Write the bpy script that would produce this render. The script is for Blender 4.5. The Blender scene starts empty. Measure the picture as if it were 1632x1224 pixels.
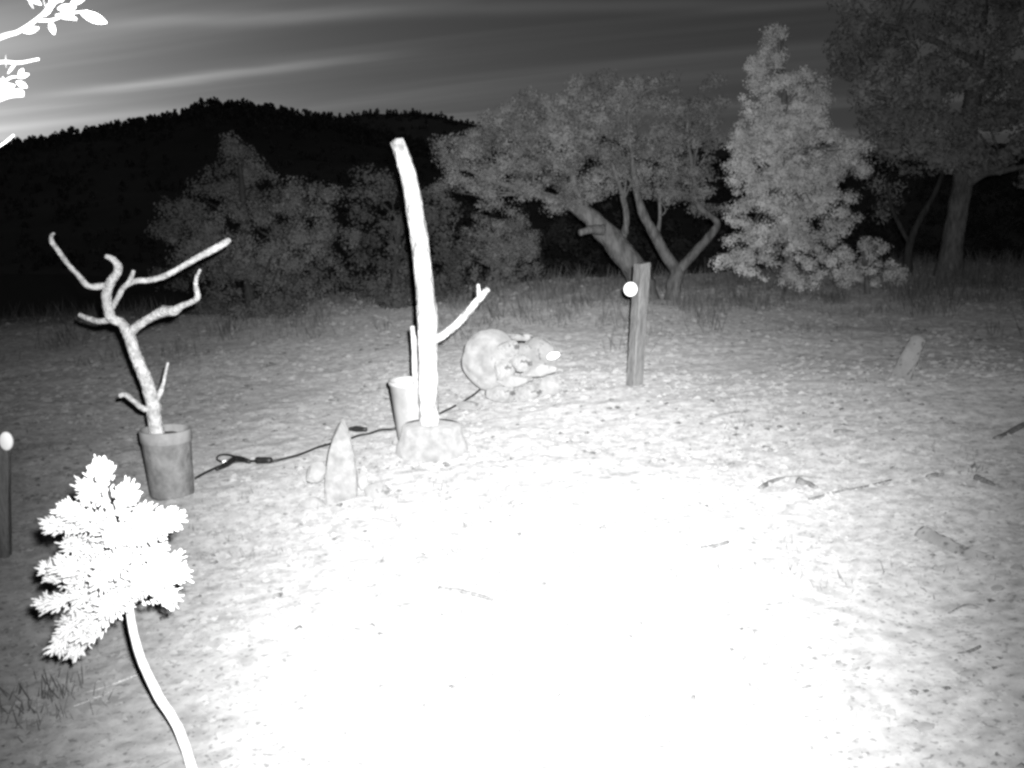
import bpy, math, random
import numpy as np
from mathutils import Vector, noise, Matrix

random.seed(7)
rng = np.random.default_rng(7)
R = math.radians
scene = bpy.context.scene
col = scene.collection

# ------------------------------------------------------------------ camera
CAM_H, PITCH, F = 1.5, R(10.0), 1567.0
cam_d = bpy.data.cameras.new('camera')
cam_d.sensor_width = 36.0
cam_d.lens = 36.0 * F / 1632.0
cam_d.clip_start, cam_d.clip_end = 0.05, 6000.0
cam = bpy.data.objects.new('camera', cam_d)
cam.location = (0, 0, CAM_H)
cam.rotation_euler = (R(90) - PITCH, 0, 0)
col.objects.link(cam)
scene.camera = cam

# ------------------------------------------------------------------ world: dusk sky, sun just set beyond the left ridge
SUN_AZ = R(-34)
world = bpy.data.worlds.new('World')
scene.world = world
world.use_nodes = True
wn, wl = world.node_tree.nodes, world.node_tree.links
wn.clear()
def N(t, **k):
    n = wn.new(t)
    for a, b in k.items():
        setattr(n, a, b)
    return n
def wmath(op, a, b=None, c=None, clamp=False):
    n = N('ShaderNodeMath', operation=op, use_clamp=clamp)
    for i, v in enumerate((a, b, c)):
        if v is None:
            continue
        if isinstance(v, (int, float)):
            n.inputs[i].default_value = v
        else:
            wl.new(v, n.inputs[i])
    return n.outputs[0]
sky = N('ShaderNodeTexSky', sky_type='NISHITA')
sky.sun_disc = False
sky.sun_elevation = R(1.0)
sky.sun_rotation = SUN_AZ
sky.altitude = 1800
sky.dust_density = 6.0
bw = N('ShaderNodeSeparateColor')            # an infrared picture sees the red end of the sky
wl.new(sky.outputs[0], bw.inputs[0])
# thin cirrus sheets drawn out in bands: noise on a flat cloud layer
tc = N('ShaderNodeTexCoord')
sep = N('ShaderNodeSeparateXYZ')
wl.new(tc.outputs['Generated'], sep.inputs[0])
zc = wmath('ADD', wmath('MAXIMUM', sep.outputs[2], 0.0), 0.06)
cx, cy = wmath('DIVIDE', sep.outputs[0], zc), wmath('DIVIDE', sep.outputs[1], zc)
comb = N('ShaderNodeCombineXYZ')
wl.new(cx, comb.inputs[0]); wl.new(cy, comb.inputs[1])
mp = N('ShaderNodeMapping')
mp.inputs['Scale'].default_value = (0.07, 0.62, 1)
rot = N('ShaderNodeVectorRotate', rotation_type='Z_AXIS')
rot.inputs['Angle'].default_value = R(25)
wl.new(comb.outputs[0], rot.inputs[0])
wl.new(rot.outputs[0], mp.inputs[0])
nz = N('ShaderNodeTexNoise')
nz.inputs['Scale'].default_value = 1.0
nz.inputs['Detail'].default_value = 5
nz.inputs['Roughness'].default_value = 0.55
nz.inputs['Distortion'].default_value = 0.3
wl.new(mp.outputs[0], nz.inputs['Vector'])
band = N('ShaderNodeMapRange', interpolation_type='SMOOTHSTEP')
band.inputs[1].default_value, band.inputs[2].default_value = 0.45, 0.72
band.inputs[3].default_value, band.inputs[4].default_value = 0.86, 1.8
wl.new(nz.outputs[0], band.inputs[0])
# two long wisps of cirrus in the same layer
rs = N('ShaderNodeSeparateXYZ')
wl.new(rot.outputs[0], rs.inputs[0])
wv = N('ShaderNodeTexNoise')
wv.inputs['Scale'].default_value = 0.9
wv.inputs['Detail'].default_value = 4
wl.new(rot.outputs[0], wv.inputs['Vector'])
wob = wmath('MULTIPLY', wmath('SUBTRACT', wv.outputs[0], 0.5), 0.30)
def wisp(c0, slope, xc, width, x_in, x_out):
    mid = wmath('MULTIPLY_ADD', wmath('SUBTRACT', rs.outputs[0], xc), slope, c0)
    d = wmath('DIVIDE', wmath('SUBTRACT', wmath('ADD', rs.outputs[1], wob), mid), width)
    g = wmath('EXPONENT', wmath('MULTIPLY', wmath('MULTIPLY', d, d), -1.0))
    for a, b in (x_in, x_out):
        m = N('ShaderNodeMapRange', interpolation_type='SMOOTHSTEP')
        m.inputs[1].default_value, m.inputs[2].default_value = min(a, b), max(a, b)
        m.inputs[3].default_value, m.inputs[4].default_value = (0.0, 1.0) if a < b else (1.0, 0.0)
        wl.new(rs.outputs[0], m.inputs[0])
        g = wmath('MULTIPLY', g, m.outputs[0])
    return g
w1 = wisp(4.06, 0.0, 0.0, 0.10, (-5.2, -3.6), (-2.1, -3.2))
w2 = wisp(3.36, 0.34, -2.3, 0.11, (-3.6, -2.4), (0.2, -1.2))
w3 = wisp(4.75, 0.05, -5.0, 0.16, (-8.0, -6.0), (-3.2, -4.8))
wisps = wmath('ADD', wmath('MULTIPLY_ADD', w1, 0.85, 1.0), wmath('ADD', wmath('MULTIPLY', w2, 0.6), wmath('MULTIPLY', w3, 0.35)))
sky_v = wmath('MULTIPLY', wmath('MULTIPLY', bw.outputs[0], band.outputs[0]), wisps)
bg = N('ShaderNodeBackground')
bg.inputs[1].default_value = 0.032
wl.new(sky_v, bg.inputs[0])
out = N('ShaderNodeOutputWorld')
wl.new(bg.outputs[0], out.inputs[0])

# ------------------------------------------------------------------ the trail camera's own infrared flash, just above its lens
fl_d = bpy.data.lights.new('infrared_flash', 'SPOT')
fl_d.energy = 16000.0
fl_d.spot_size = R(120)
fl_d.spot_blend = 0.4
fl_d.shadow_soft_size = 0.018
fl_d.use_nodes = True
ln, ll = fl_d.node_tree.nodes, fl_d.node_tree.links
ln.clear()
def lmath(op, a, b=None):
    n = ln.new('ShaderNodeMath'); n.operation = op
    for i, v in enumerate((a, b)):
        if v is None:
            continue
        if isinstance(v, (int, float)):
            n.inputs[i].default_value = v
        else:
            ll.new(v, n.inputs[i])
    return n.outputs[0]
ltc = ln.new('ShaderNodeTexCoord')
lsep = ln.new('ShaderNodeSeparateXYZ')
ll.new(ltc.outputs['Normal'], lsep.inputs[0])
# its beam, like an IES profile: aimed far, weaker sideways and towards the ground at its feet
az = lmath('MAXIMUM', lmath('ABSOLUTE', lsep.outputs[2]), 0.1)
tu, tv = lmath('DIVIDE', lsep.outputs[0], az), lmath('DIVIDE', lsep.outputs[1], az)
du = lmath('ABSOLUTE', lmath('SUBTRACT', tu, 0.02))
down = lmath('MAXIMUM', lmath('MULTIPLY', tv, -1.0), 0.0)
rise = lmath('MAXIMUM', tv, 0.0)
far_side = lmath('DIVIDE', 1.0, lmath('ADD', 1.0, lmath('POWER', lmath('DIVIDE', du, 0.25), 2.2)))
near_side = lmath('ADD', lmath('MULTIPLY', lmath('EXPONENT', lmath('MULTIPLY', lmath('POWER', lmath('DIVIDE', du, 0.385), 3.2), -1.0)), 0.95), 0.05)
mixf = lmath('MINIMUM', lmath('DIVIDE', lmath('MAXIMUM', lmath('SUBTRACT', down, 0.02), 0.0), 0.10), 1.0)
side = lmath('ADD', lmath('MULTIPLY', near_side, mixf), lmath('MULTIPLY', far_side, lmath('SUBTRACT', 1.0, mixf)))
low = lmath('DIVIDE', 1.0, lmath('ADD', 1.0, lmath('POWER', lmath('DIVIDE', down, 0.14), 1.1)))
high = lmath('DIVIDE', lmath('EXPONENT', lmath('MULTIPLY', lmath('MULTIPLY', rise, rise), -2.5)), lmath('ADD', 1.0, lmath('MULTIPLY', lmath('MINIMUM', rise, 0.08), 4.0)))
beam = lmath('MULTIPLY', side, lmath('MULTIPLY', low, high))
lem = ln.new('ShaderNodeEmission')
ll.new(beam, lem.inputs['Strength'])
lo = ln.new('ShaderNodeOutputLight')
ll.new(lem.outputs[0], lo.inputs[0])
flash = bpy.data.objects.new('infrared_flash', fl_d)
flash.location = (0.05, 0.0, CAM_H + 0.07)
flash.rotation_euler = (R(90) - PITCH , 0, 0)
col.objects.link(flash)

# ------------------------------------------------------------------ render look
scene.view_settings.view_transform = 'Standard'
scene.view_settings.look = 'None'
scene.view_settings.gamma = 1.0
scene.view_settings.exposure = 0.0
try:
    scene.cycles.pixel_filter_type = 'BLACKMAN_HARRIS'
    scene.cycles.filter_width = 2.8
    scene.cycles.max_bounces = 2
    scene.cycles.diffuse_bounces = 1
except Exception:
    pass

# ================================================================== helpers
FWD = Vector((0, math.cos(PITCH), -math.sin(PITCH)))
UPV = Vector((0, math.sin(PITCH), math.cos(PITCH)))
EYE = Vector((0, 0, CAM_H))

def ray(px, py):
    return Vector((1, 0, 0)) * ((px - 816) / F) + UPV * ((612 - py) / F) + FWD

def at(px, py, y):
    """world point seen at (px, py) of the photograph, at world depth y"""
    d = ray(px, py)
    return EYE + d * (y / d.y)

def sm(a, b, t):
    t = min(1.0, max(0.0, (t - a) / (b - a)))
    return t * t * (3 - 2 * t)

def fbm(x, y, s, o=3):
    v, a = 0.0, 1.0
    for _ in range(o):
        v += a * noise.noise((x * s, y * s, 3.7)); s *= 2.1; a *= 0.5
    return v

def ground_z(x, y):
    z = 0.54 * math.tanh(x / 12.0) * (1 - 0.6 * sm(30, 90, y))
    z -= sm(10, 30, y) * sm(-1, -12, x) * 1.2
    z += 0.22 * sm(8.5, 14.5, y)
    z -= 2.6 * sm(17.0, 32, y) + 3.0 * sm(32, 80, y)
    z += 0.10 * fbm(x, y, 0.16, 2) * sm(2, 7, y)
    if y < 40 and abs(x) < 30:
        z += 0.035 * fbm(x + 9, y, 0.9, 3)
    return z

def hit(px, py):
    d = ray(px, py)
    t = 1.0
    for _ in range(4000):
        p = EYE + d * t
        if p.z <= ground_z(p.x, p.y):
            return p
        t += 0.01 if t < 12 else 0.03
    return p

def link(name, me, mat=None, parent=None):
    o = bpy.data.objects.new(name, me)
    if mat:
        me.materials.append(mat)
    col.objects.link(o)
    if parent:
        o.parent = parent
        o.matrix_parent_inverse = Matrix.Translation(-parent.location)
    return o

def tag(o, label, cat, group=None):
    o['label'] = label
    o['category'] = cat
    if group:
        o['group'] = group
    return o

def thing(name, label, cat, loc, group=None):
    o = bpy.data.objects.new(name, None)
    o.location = loc
    o.empty_display_size = 0.1
    col.objects.link(o)
    return tag(o, label, cat, group)

class MB:
    """collects vertices and faces for one mesh"""
    def __init__(s):
        s.v, s.f = [], []
    def add(s, v, f):
        b = len(s.v)
        s.v += [tuple(p) for p in v]
        s.f += [tuple(i + b for i in q) for q in f]
    def build(s, name, mat, parent=None, smooth=True):
        me = bpy.data.meshes.new(name)
        me.from_pydata(s.v, [], s.f)
        if smooth:
            me.polygons.foreach_set('use_smooth', [True] * len(me.polygons))
        me.update()
        return link(name, me, mat, parent)

def catmull(pts, rad, n):
    P = [Vector(p) for p in pts]
    P = [P[0] * 2 - P[1]] + P + [P[-1] * 2 - P[-2]]
    rr = [rad[0]] + list(rad) + [rad[-1]]
    op, orr = [], []
    for i in range(1, len(P) - 2):
        for k in range(n):
            t = k / n
            a, b, c, d = P[i - 1], P[i], P[i + 1], P[i + 2]
            op.append(0.5 * ((2 * b) + (c - a) * t + (2 * a - 5 * b + 4 * c - d) * t * t + (3 * b - a - 3 * c + d) * t ** 3))
            orr.append(rr[i] * (1 - t) + rr[i + 1] * t)
    op.append(P[-2]); orr.append(rr[-2])
    return op, orr

def tube(mb, pts, rad, sides=10, n=5, rough=0.0, nscale=14.0, seed=0.0, cap=True):
    """a bent, tapering, slightly knobbly round stem"""
    pts, rad = catmull(pts, rad, n)
    vs, fs = [], []
    t0 = (pts[1] - pts[0]).normalized()
    ref = Vector((0, 0, 1)) if abs(t0.z) < 0.8 else Vector((1, 0, 0))
    u = t0.cross(ref).normalized()
    for i, p in enumerate(pts):
        t = (pts[min(i + 1, len(pts) - 1)] - pts[max(i - 1, 0)]).normalized()
        u = (u - t * u.dot(t)).normalized()
        w = t.cross(u)
        for k in range(sides):
            a = 2 * math.pi * k / sides
            d = u * math.cos(a) + w * math.sin(a)
            r = rad[i]
            if rough:
                q = (p + d * r) * nscale
                r *= 1 + rough * (noise.noise((q.x + seed, q.y, q.z)) + 0.6 * noise.noise((q.x * 2.7, q.y * 2.7 + seed, q.z * 2.7)))
            vs.append(p + d * r)
    for i in range(len(pts) - 1):
        for k in range(sides):
            a, b = i * sides + k, i * sides + (k + 1) % sides
            fs.append((a, b, b + sides, a + sides))
    if cap:
        for end, sgn in ((0, -1), (len(pts) - 1, 1)):
            t = (pts[min(end + 1, len(pts) - 1)] - pts[max(end - 1, 0)]).normalized()
            vs.append(pts[end] + t * (sgn * rad[end] * 0.35))
            c = len(vs) - 1
            for k in range(sides):
                a, b = end * sides + k, end * sides + (k + 1) % sides
                fs.append((b, a, c) if end == 0 else (a, b, c))
    mb.add(vs, fs)

def np_mesh(name, V, k, mat, parent=None, smooth=False):
    """V: (n, k, 3) array of separate k-gons"""
    n = V.shape[0]
    me = bpy.data.meshes.new(name)
    me.vertices.add(n * k)
    me.vertices.foreach_set('co', V.reshape(-1).astype(np.float32))
    me.loops.add(n * k)
    me.loops.foreach_set('vertex_index', np.arange(n * k, dtype=np.int32))
    me.polygons.add(n)
    me.polygons.foreach_set('loop_start', np.arange(0, n * k, k, dtype=np.int32))
    me.polygons.foreach_set('loop_total', np.full(n, k, dtype=np.int32))
    me.update(calc_edges=True)
    return link(name, me, mat, parent)

def unit(a):
    return a / (np.linalg.norm(a, axis=-1, keepdims=True) + 1e-9)

def leaf_quads(C, size, up=0.3, aspect=0.5, outward=None):
    """one four-cornered leaf (a lozenge, slightly folded) at each centre"""
    n = len(C)
    if outward is not None:
        nn = unit(unit(outward) * 1.0 + rng.normal(size=(n, 3)) * 0.42 + np.array([0, 0, up * 0.6]))
        d = unit(np.cross(nn, rng.normal(size=(n, 3))))
        s = np.cross(nn, d)
    else:
        d = rng.normal(size=(n, 3))
        d[:, 2] += up
        d = unit(d)
        s = unit(np.cross(d, rng.normal(size=(n, 3))))
        nn = np.cross(d, s)
    L = (size * rng.uniform(0.6, 1.35, n))[:, None]
    W = L * aspect
    V = np.stack([C - d * L * 0.5, C + s * W * 0.5 + nn * W * 0.15, C + d * L * 0.5, C - s * W * 0.5 + nn * W * 0.15], 1)
    return V

def crown_leaves(lobes, clumps_per_m3, clump_r, leaves_per, leaf, surf=0.65, aspect=0.5, up=0.3, min_clumps=6, squash=0.75):
    """lobes: list of (centre Vector, (rx, ry, rz)); leaves in clumps through the lobes, thicker near the surface"""
    out_v = []
    for c, r in lobes:
        vol = 4.19 * r[0] * r[1] * r[2]
        m = max(min_clumps, int(vol * clumps_per_m3))
        d = unit(rng.normal(size=(m, 3)))
        rad = np.where(rng.random(m) < surf, rng.uniform(0.72, 1.05, m), rng.random(m) ** 0.5 * 0.75)
        cc = np.array(c) + d * rad[:, None] * np.array(r)
        cr = clump_r * rng.uniform(0.55, 1.4, m)
        k = np.maximum(6, (leaves_per * (cr / clump_r) ** 2).astype(int))
        idx = np.repeat(np.arange(m), k)
        off = unit(rng.normal(size=(len(idx), 3))) * (rng.random(len(idx)) ** 0.45)[:, None] * rng.uniform(0.7, 1.0, len(idx))[:, None] * np.array([1, 1, squash]) * 0.95
        P = cc[idx] + off * cr[idx][:, None]
        out_v.append(leaf_quads(P, leaf, up, aspect, outward=off))
    return np.concatenate(out_v)

# ------------------------------------------------------------------ materials (an infrared picture: every surface is a grey)
def mat(name, lo, hi, scale=8.0, detail=5, rough=0.9, bump=0.0, bscale=None, stretch=None, oren=0.0, dark=None, contrast=(0.35, 0.65), spec=0.15):
    m = bpy.data.materials.new(name)
    m.use_nodes = True
    nt = m.node_tree
    nd, lk = nt.nodes, nt.links
    nd.clear()
    o = nd.new('ShaderNodeOutputMaterial')
    t = nd.new('ShaderNodeTexCoord')
    vec = t.outputs['Object']
    if stretch:
        mpn = nd.new('ShaderNodeMapping')
        mpn.inputs['Scale'].default_value = stretch
        lk.new(vec, mpn.inputs[0]); vec = mpn.outputs[0]
    n1 = nd.new('ShaderNodeTexNoise')
    n1.inputs['Scale'].default_value = scale
    n1.inputs['Detail'].default_value = detail
    n1.inputs['Roughness'].default_value = 0.62
    lk.new(vec, n1.inputs['Vector'])
    mr = nd.new('ShaderNodeMapRange')
    mr.inputs[1].default_value, mr.inputs[2].default_value = contrast
    mr.inputs[3].default_value, mr.inputs[4].default_value = lo, hi
    lk.new(n1.outputs[0], mr.inputs[0])
    val = mr.outputs[0]
    if dark:                                    # scattered dark crumbs
        vscale, thr, amount = dark
        v = nd.new('ShaderNodeTexNoise')
        v.inputs['Scale'].default_value = vscale
        v.inputs['Detail'].default_value = 2
        lk.new(vec, v.inputs['Vector'])
        m2 = nd.new('ShaderNodeMapRange')
        m2.inputs[1].default_value, m2.inputs[2].default_value = thr, thr + 0.06
        m2.inputs[3].default_value, m2.inputs[4].default_value = 1.0, amount
        lk.new(v.outputs[0], m2.inputs[0])
        mm = nd.new('ShaderNodeMath'); mm.operation = 'MULTIPLY'
        lk.new(val, mm.inputs[0]); lk.new(m2.outputs[0], mm.inputs[1])
        val = mm.outputs[0]
    if oren:
        s = nd.new('ShaderNodeBsdfDiffuse')
        s.inputs['Roughness'].default_value = oren
        lk.new(val, s.inputs['Color'])
    else:
        s = nd.new('ShaderNodeBsdfPrincipled')
        s.inputs['Roughness'].default_value = rough
        s.inputs['Specular IOR Level'].default_value = spec
        lk.new(val, s.inputs['Base Color'])
    if bump:
        nb = nd.new('ShaderNodeTexNoise')
        nb.inputs['Scale'].default_value = bscale or scale * 3
        nb.inputs['Detail'].default_value = 4
        lk.new(vec, nb.inputs['Vector'])
        bp = nd.new('ShaderNodeBump')
        bp.inputs['Strength'].default_value = bump
        bp.inputs['Distance'].default_value = 0.02
        lk.new(nb.outputs[0], bp.inputs['Height'])
        lk.new(bp.outputs[0], s.inputs['Normal'])
    lk.new(s.outputs[0], o.inputs[0])
    return m

M = {}
M['soil'] = mat('dusty soil', 0.135, 0.235, 13.0, 10, oren=1.0, bump=0.45, bscale=60, dark=(46, 0.60, 0.6))
M['hill'] = mat('dark hillside', 0.16, 0.26, 0.02, 5, oren=1.0)
M['haze_hill'] = mat('haze-pale far hillside', 0.30, 0.42, 0.02, 5, oren=1.0)  # paler than the near hill: distance haze put into the base colour
M['haze_far_leaf'] = mat('haze-pale far trees', 0.30, 0.42, 0.3, 3)  # trees of the far ridge, lightened in colour to imitate air haze
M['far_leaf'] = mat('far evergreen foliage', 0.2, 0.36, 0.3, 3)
M['deadwood'] = mat('barkless dead wood', 0.13, 0.42, 20, 6, bump=0.8, stretch=(1, 1, 0.5))
M['twigwood'] = mat('grey weathered branch', 0.26, 0.56, 26, 6, bump=0.9)
M['bark'] = mat('rough tree bark', 0.05, 0.13, 16, 6, bump=1.0, stretch=(1, 1, 0.3))
M['oak_leaf'] = mat('scrub oak foliage', 0.05, 0.15, 2.2, 4)
M['jun_leaf'] = mat('pale juniper foliage', 0.24, 0.46, 2.0, 4)
M['pine_leaf'] = mat('pine foliage', 0.08, 0.19, 1.4, 4)
M['left_leaf'] = mat('evergreen foliage', 0.05, 0.12, 1.4, 4)
M['shrub_leaf'] = mat('shrub foliage', 0.05, 0.12, 1.4, 4)
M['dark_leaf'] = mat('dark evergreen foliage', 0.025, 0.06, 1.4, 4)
M['near_leaf'] = mat('near leaves', 0.55, 0.75, 20, 3, rough=0.6)
M['sapling_leaf'] = mat('sapling scale foliage', 0.5, 0.75, 30, 3)
M['stone'] = mat('pale limestone', 0.13, 0.21, 9, 7, oren=0.6, bump=0.5, bscale=30, dark=(14, 0.66, 0.75))
M['pebble'] = mat('pale pebble', 0.17, 0.27, 9, 5, oren=0.6)
M['bark_dark'] = mat('dark bark', 0.02, 0.05, 16, 6, bump=1.0, stretch=(1, 1, 0.3))
M['stone_d'] = mat('grey stone', 0.125, 0.185, 9, 7, oren=0.6, bump=0.6, bscale=30, dark=(22, 0.6, 0.5))
M['slab'] = mat('rough pale stone', 0.12, 0.19, 16, 8, oren=0.6, bump=1.0, bscale=26)
M['stone_m'] = mat('mottled stone', 0.12, 0.22, 11, 7, oren=0.6, bump=0.9, bscale=24, dark=(18, 0.58, 0.35))
M['pot'] = mat('grey plastic pot', 0.10, 0.18, 14, 7, rough=0.8, spec=0.2, bump=0.4)
M['potrim'] = mat('dusty pot inside', 0.16, 0.24, 12, 5)
M['bucket'] = mat('pale plastic bucket', 0.20, 0.28, 9, 6, rough=0.6)
M['concrete'] = mat('pale cast concrete', 0.13, 0.20, 14, 6, oren=0.6, bump=0.3)
M['postwood'] = mat('weathered post timber', 0.075, 0.14, 26, 8, bump=0.8, stretch=(1, 1, 0.2))
M['white'] = mat('white reflector', 0.8, 0.85, 4, 2, rough=0.3, spec=0.5)
M['black'] = mat('black rubber', 0.010, 0.018, 30, 2, rough=0.5, spec=0.3)
M['fur'] = mat('pale fur', 0.11, 0.18, 60, 6, bump=0.8, bscale=120)
M['grass'] = mat('dry grass', 0.06, 0.14, 3, 4)
M['stick'] = mat('dry fallen stick', 0.09, 0.19, 30, 5, bump=0.6)

# ================================================================== the setting: ground and hills
def axis(parts):
    a = []
    for s, e, st in parts:
        a += list(np.arange(s, e, st))
    return a + [parts[-1][1]]
xs = axis([(-900, -100, 80), (-100, -30, 6), (-30, -9, 0.7), (-9, 9, 0.07), (9, 30, 0.7), (30, 100, 6), (100, 900, 80)])
ys = axis([(-40, -4, 4), (-4, 1.5, 0.5), (1.5, 11, 0.06), (11, 20, 0.15), (20, 50, 1.0), (50, 120, 6), (120, 1400, 80)])
gv, gf = [], []
nx = len(xs)
for y in ys:
    for x in xs:
        z = ground_z(x, y)
        if abs(x) < 9.5 and 1.2 < y < 20:
            z += 0.012 * noise.noise((x * 5.5, y * 5.5, 0)) + 0.034 * max(0, noise.noise((x * 8, y * 8, 5)) - .10)
        gv.append((x, y, z))
for j in range(len(ys) - 1):
    for i in range(nx - 1):
        a = j * nx + i
        gf.append((a, a + 1, a + 1 + nx, a + nx))
me = bpy.data.meshes.new('ground')
me.from_pydata(gv, [], gf)
me.polygons.foreach_set('use_smooth', [True] * len(me.polygons))
g_o = link('ground', me, M['soil'])
g_o['kind'] = 'structure'

RIDGE = [(-900, 420), (-500, 330), (-200, 265), (0, 240), (90, 222), (200, 201), (270, 187), (350, 166), (420, 173), (500, 186), (560, 200), (640, 226), (720, 250), (800, 262), (1000, 262), (1200, 258), (1632, 250), (2200, 240)]
RIDGE2 = [(-900, 420), (200, 330), (430, 215), (540, 190), (600, 181), (680, 181), (745, 196), (800, 212), (900, 222), (1100, 226), (1632, 228), (2200, 240)]
def lerp(tab, x):
    for (a, b), (c, d) in zip(tab, tab[1:]):
        if x <= c:
            return b + (d - b) * max(0, (x - a)) / (c - a)
    return tab[-1][1]
def hill(name, tab, r0, r1, r2, seed, mt='hill'):
    """a ridge standing r1 metres off, rising from r0 and falling away to r2"""
    def height(px, r):
        py = lerp(tab, px)
        top = at(px, py, r1).z
        base = -9.0
        if r < r1:
            k = ((r - r0) / (r1 - r0))
            h = base + (top - base) * (0.25 * k + 0.75 * k ** 1.6)
        else:
            h = top + (base - top) * sm(r1, r2, r)
        u = (px - 816) / F * r
        return u, h + 1.3 * noise.noise((u * 0.03 + seed, r * 0.03, 0)) + 0.5 * noise.noise((u * 0.11 + seed, r * 0.1, 4))
    V, Fc = [], []
    pxs = list(range(-900, 2201, 20))
    rs = [r0 + (r1 - r0) * i / 14 for i in range(15)] + [r1 + (r2 - r1) * i / 8 for i in range(1, 9)]
    for r in rs:
        for px in pxs:
            u, h = height(px, r)
            V.append((u, r, h))
    n = len(pxs)
    for j in range(len(rs) - 1):
        for i in range(n - 1):
            a = j * n + i
            Fc.append((a, a + 1, a + 1 + n, a + n))
    m = bpy.data.meshes.new(name)
    m.from_pydata(V, [], Fc)
    m.polygons.foreach_set('use_smooth', [True] * len(m.polygons))
    o = link(name, m, M[mt])
    o['kind'] = 'structure'
    return height
h1 = hill('hill', RIDGE, 110, 240, 420, 1.0)
h2 = hill('far_hill', RIDGE2, 480, 700, 1000, 8.0, 'haze_hill')

def forest(name, label, height, r0, r1, count, size, dense_ridge, pxr, mt='far_leaf'):
    """evergreens that clothe the far slope, read as one dark mass"""
    Vs = []
    for i in range(count):
        px = random.uniform(*pxr)
        r = r1 - abs(random.gauss(0, (r1 - r0) * 0.06)) if random.random() < dense_ridge else random.uniform(r0, r1)
        u, z = height(px, r)
        s = size * random.choice((0.5, 0.7, 0.8, 1.0, 1.0, 1.3))
        hgt = s * random.uniform(1.0, 1.6)
        n = 34
        t = rng.random(n) ** 0.8
        ang = rng.uniform(0, 6.283, n)
        rad = s * 0.55 * np.sqrt(np.clip(1 - t ** 1.6, 0.03, 1)) * rng.uniform(0.5, 1.0, n)
        C = np.stack([u + np.cos(ang) * rad, r + np.sin(ang) * rad, z + t * hgt], 1)
        Vs.append(leaf_quads(C, s * 0.55, 0.5, 0.7))
    o = np_mesh(name, np.concatenate(Vs), 4, M[mt])
    o['kind'] = 'stuff'
    tag(o, label, 'forest')
forest('hillside_forest', 'dark evergreen wood covering the nearer black hill', h1, 130, 241, 5200, 1.0, 0.62, (-250, 1800))
forest('far_ridge_forest', 'faint wood along the farther ridge behind the pole', h2, 600, 700, 1100, 2.2, 0.6, (350, 1300), 'haze_far_leaf')

# ================================================================== trees behind the clearing
def lobes_px(lst, y, depth=1.0):
    res = []
    for l in lst:
        px, py, rx, ry = l[:4]
        dy = l[4] if len(l) > 4 else random.uniform(-0.5, 0.5)
        c = at(px, py, y + dy)
        k = c.y / F
        res.append((c, (rx * k, (rx + ry) * 0.5 * k * depth, ry * k)))
    return res

def tree(name, label, y, base, stems, lobes, leafmat, barkmat='bark', clumps=16, clump_r=0.22, per=60, leaf=0.06, aspect=0.5, depth=1.0, limb_r=0.02, surf=0.65, up=0.3, group=None, squash=0.75):
    """stems: list of [(px, py, r_px, dy), ...]; base: (px, py) of the foot"""
    y = min(hit(*base).y, y + 1.5)
    b = at(base[0], base[1], y)
    gz = ground_z(b.x, y)
    root = thing(name, label, 'tree', (b.x, y, gz), group)
    L = lobes_px(lobes, y, depth)
    mb = MB()
    joints = []
    for k, st in enumerate(stems):
        pts = [at(p[0], p[1], y + (p[3] if len(p) > 3 else 0)) for p in st]
        rad = [p[2] * y / F for p in st]
        if k == 0:
            pts[0].z = gz - 0.15
            rad[0] *= 1.25
        tube(mb, pts, rad, 10, 5, 0.22, 5.0, k * 3.1)
        joints += pts[max(1, len(pts) // 2):]
    for c, r in L:                                     # limbs reach from the stems into each lobe
        j = min(joints, key=lambda q: (q - c).length + (0.6 if q.z > c.z else 0))
        for s in range(2):
            e = c + Vector((random.uniform(-.6, .6) * r[0], random.uniform(-.6, .6) * r[1], random.uniform(-.3, .7) * r[2]))
            mid = j.lerp(e, 0.5) + Vector((random.uniform(-.1, .1), random.uniform(-.1, .1), random.uniform(-.05, .12)))
            tube(mb, [j, mid, e], [limb_r, limb_r * 0.65, limb_r * 0.25], 5, 3, 0.15, 6.0)
    mb.build('trunk', M[barkmat], root)
    V = crown_leaves(L, clumps, clump_r, per, leaf, surf, aspect, up, squash=squash)
    keep = V[:, 0, 2] > gz + 0.05
    np_mesh('crown', V[keep], 4, M[leafmat], root)
    return root

# pale conical juniper
tree('juniper_tree', 'tall pale cone-shaped juniper right of the white-dotted post', 12.2, (1262, 468),
     [[(1262, 468, 9), (1258, 380, 8), (1255, 250, 6), (1248, 120, 4), (1246, 60, 2)]],
     [(1246, 62, 22, 24), (1236, 108, 42, 34), (1205, 120, 16, 16), (1255, 160, 66, 44), (1222, 205, 60, 44), (1290, 205, 46, 40), (1205, 235, 40, 34),
      (1280, 245, 72, 44), (1200, 275, 48, 36, -.4), (1330, 262, 52, 32), (1360, 245, 26, 18), (1180, 250, 24, 20), (1262, 300, 70, 36, -.5), (1320, 315, 36, 26),
      (1225, 345, 60, 30, -.3), (1300, 350, 62, 28, -.3), (1190, 385, 38, 24, -.4), (1245, 395, 60, 30, -.5), (1310, 395, 50, 24), (1165, 412, 20, 14),
      (1200, 432, 36, 16, -.3), (1265, 436, 52, 22, -.5), (1285, 455, 30, 12)],
     'jun_leaf', clumps=140, clump_r=0.155, per=190, leaf=0.026, surf=0.85, aspect=0.7, limb_r=0.012)
tree('juniper_shrub', 'low pale bush spreading at the foot of the cone-shaped juniper', 11.9, (1385, 458),
     [[(1385, 458, 4), (1380, 430, 3), (1375, 400, 2)]],
     [(1372, 405, 40, 26), (1345, 425, 34, 22), (1405, 428, 34, 24), (1430, 440, 18, 16), (1375, 440, 44, 18)],
     'jun_leaf', clumps=170, clump_r=0.135, per=130, leaf=0.030, surf=0.75, aspect=0.7, limb_r=0.010)
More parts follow.
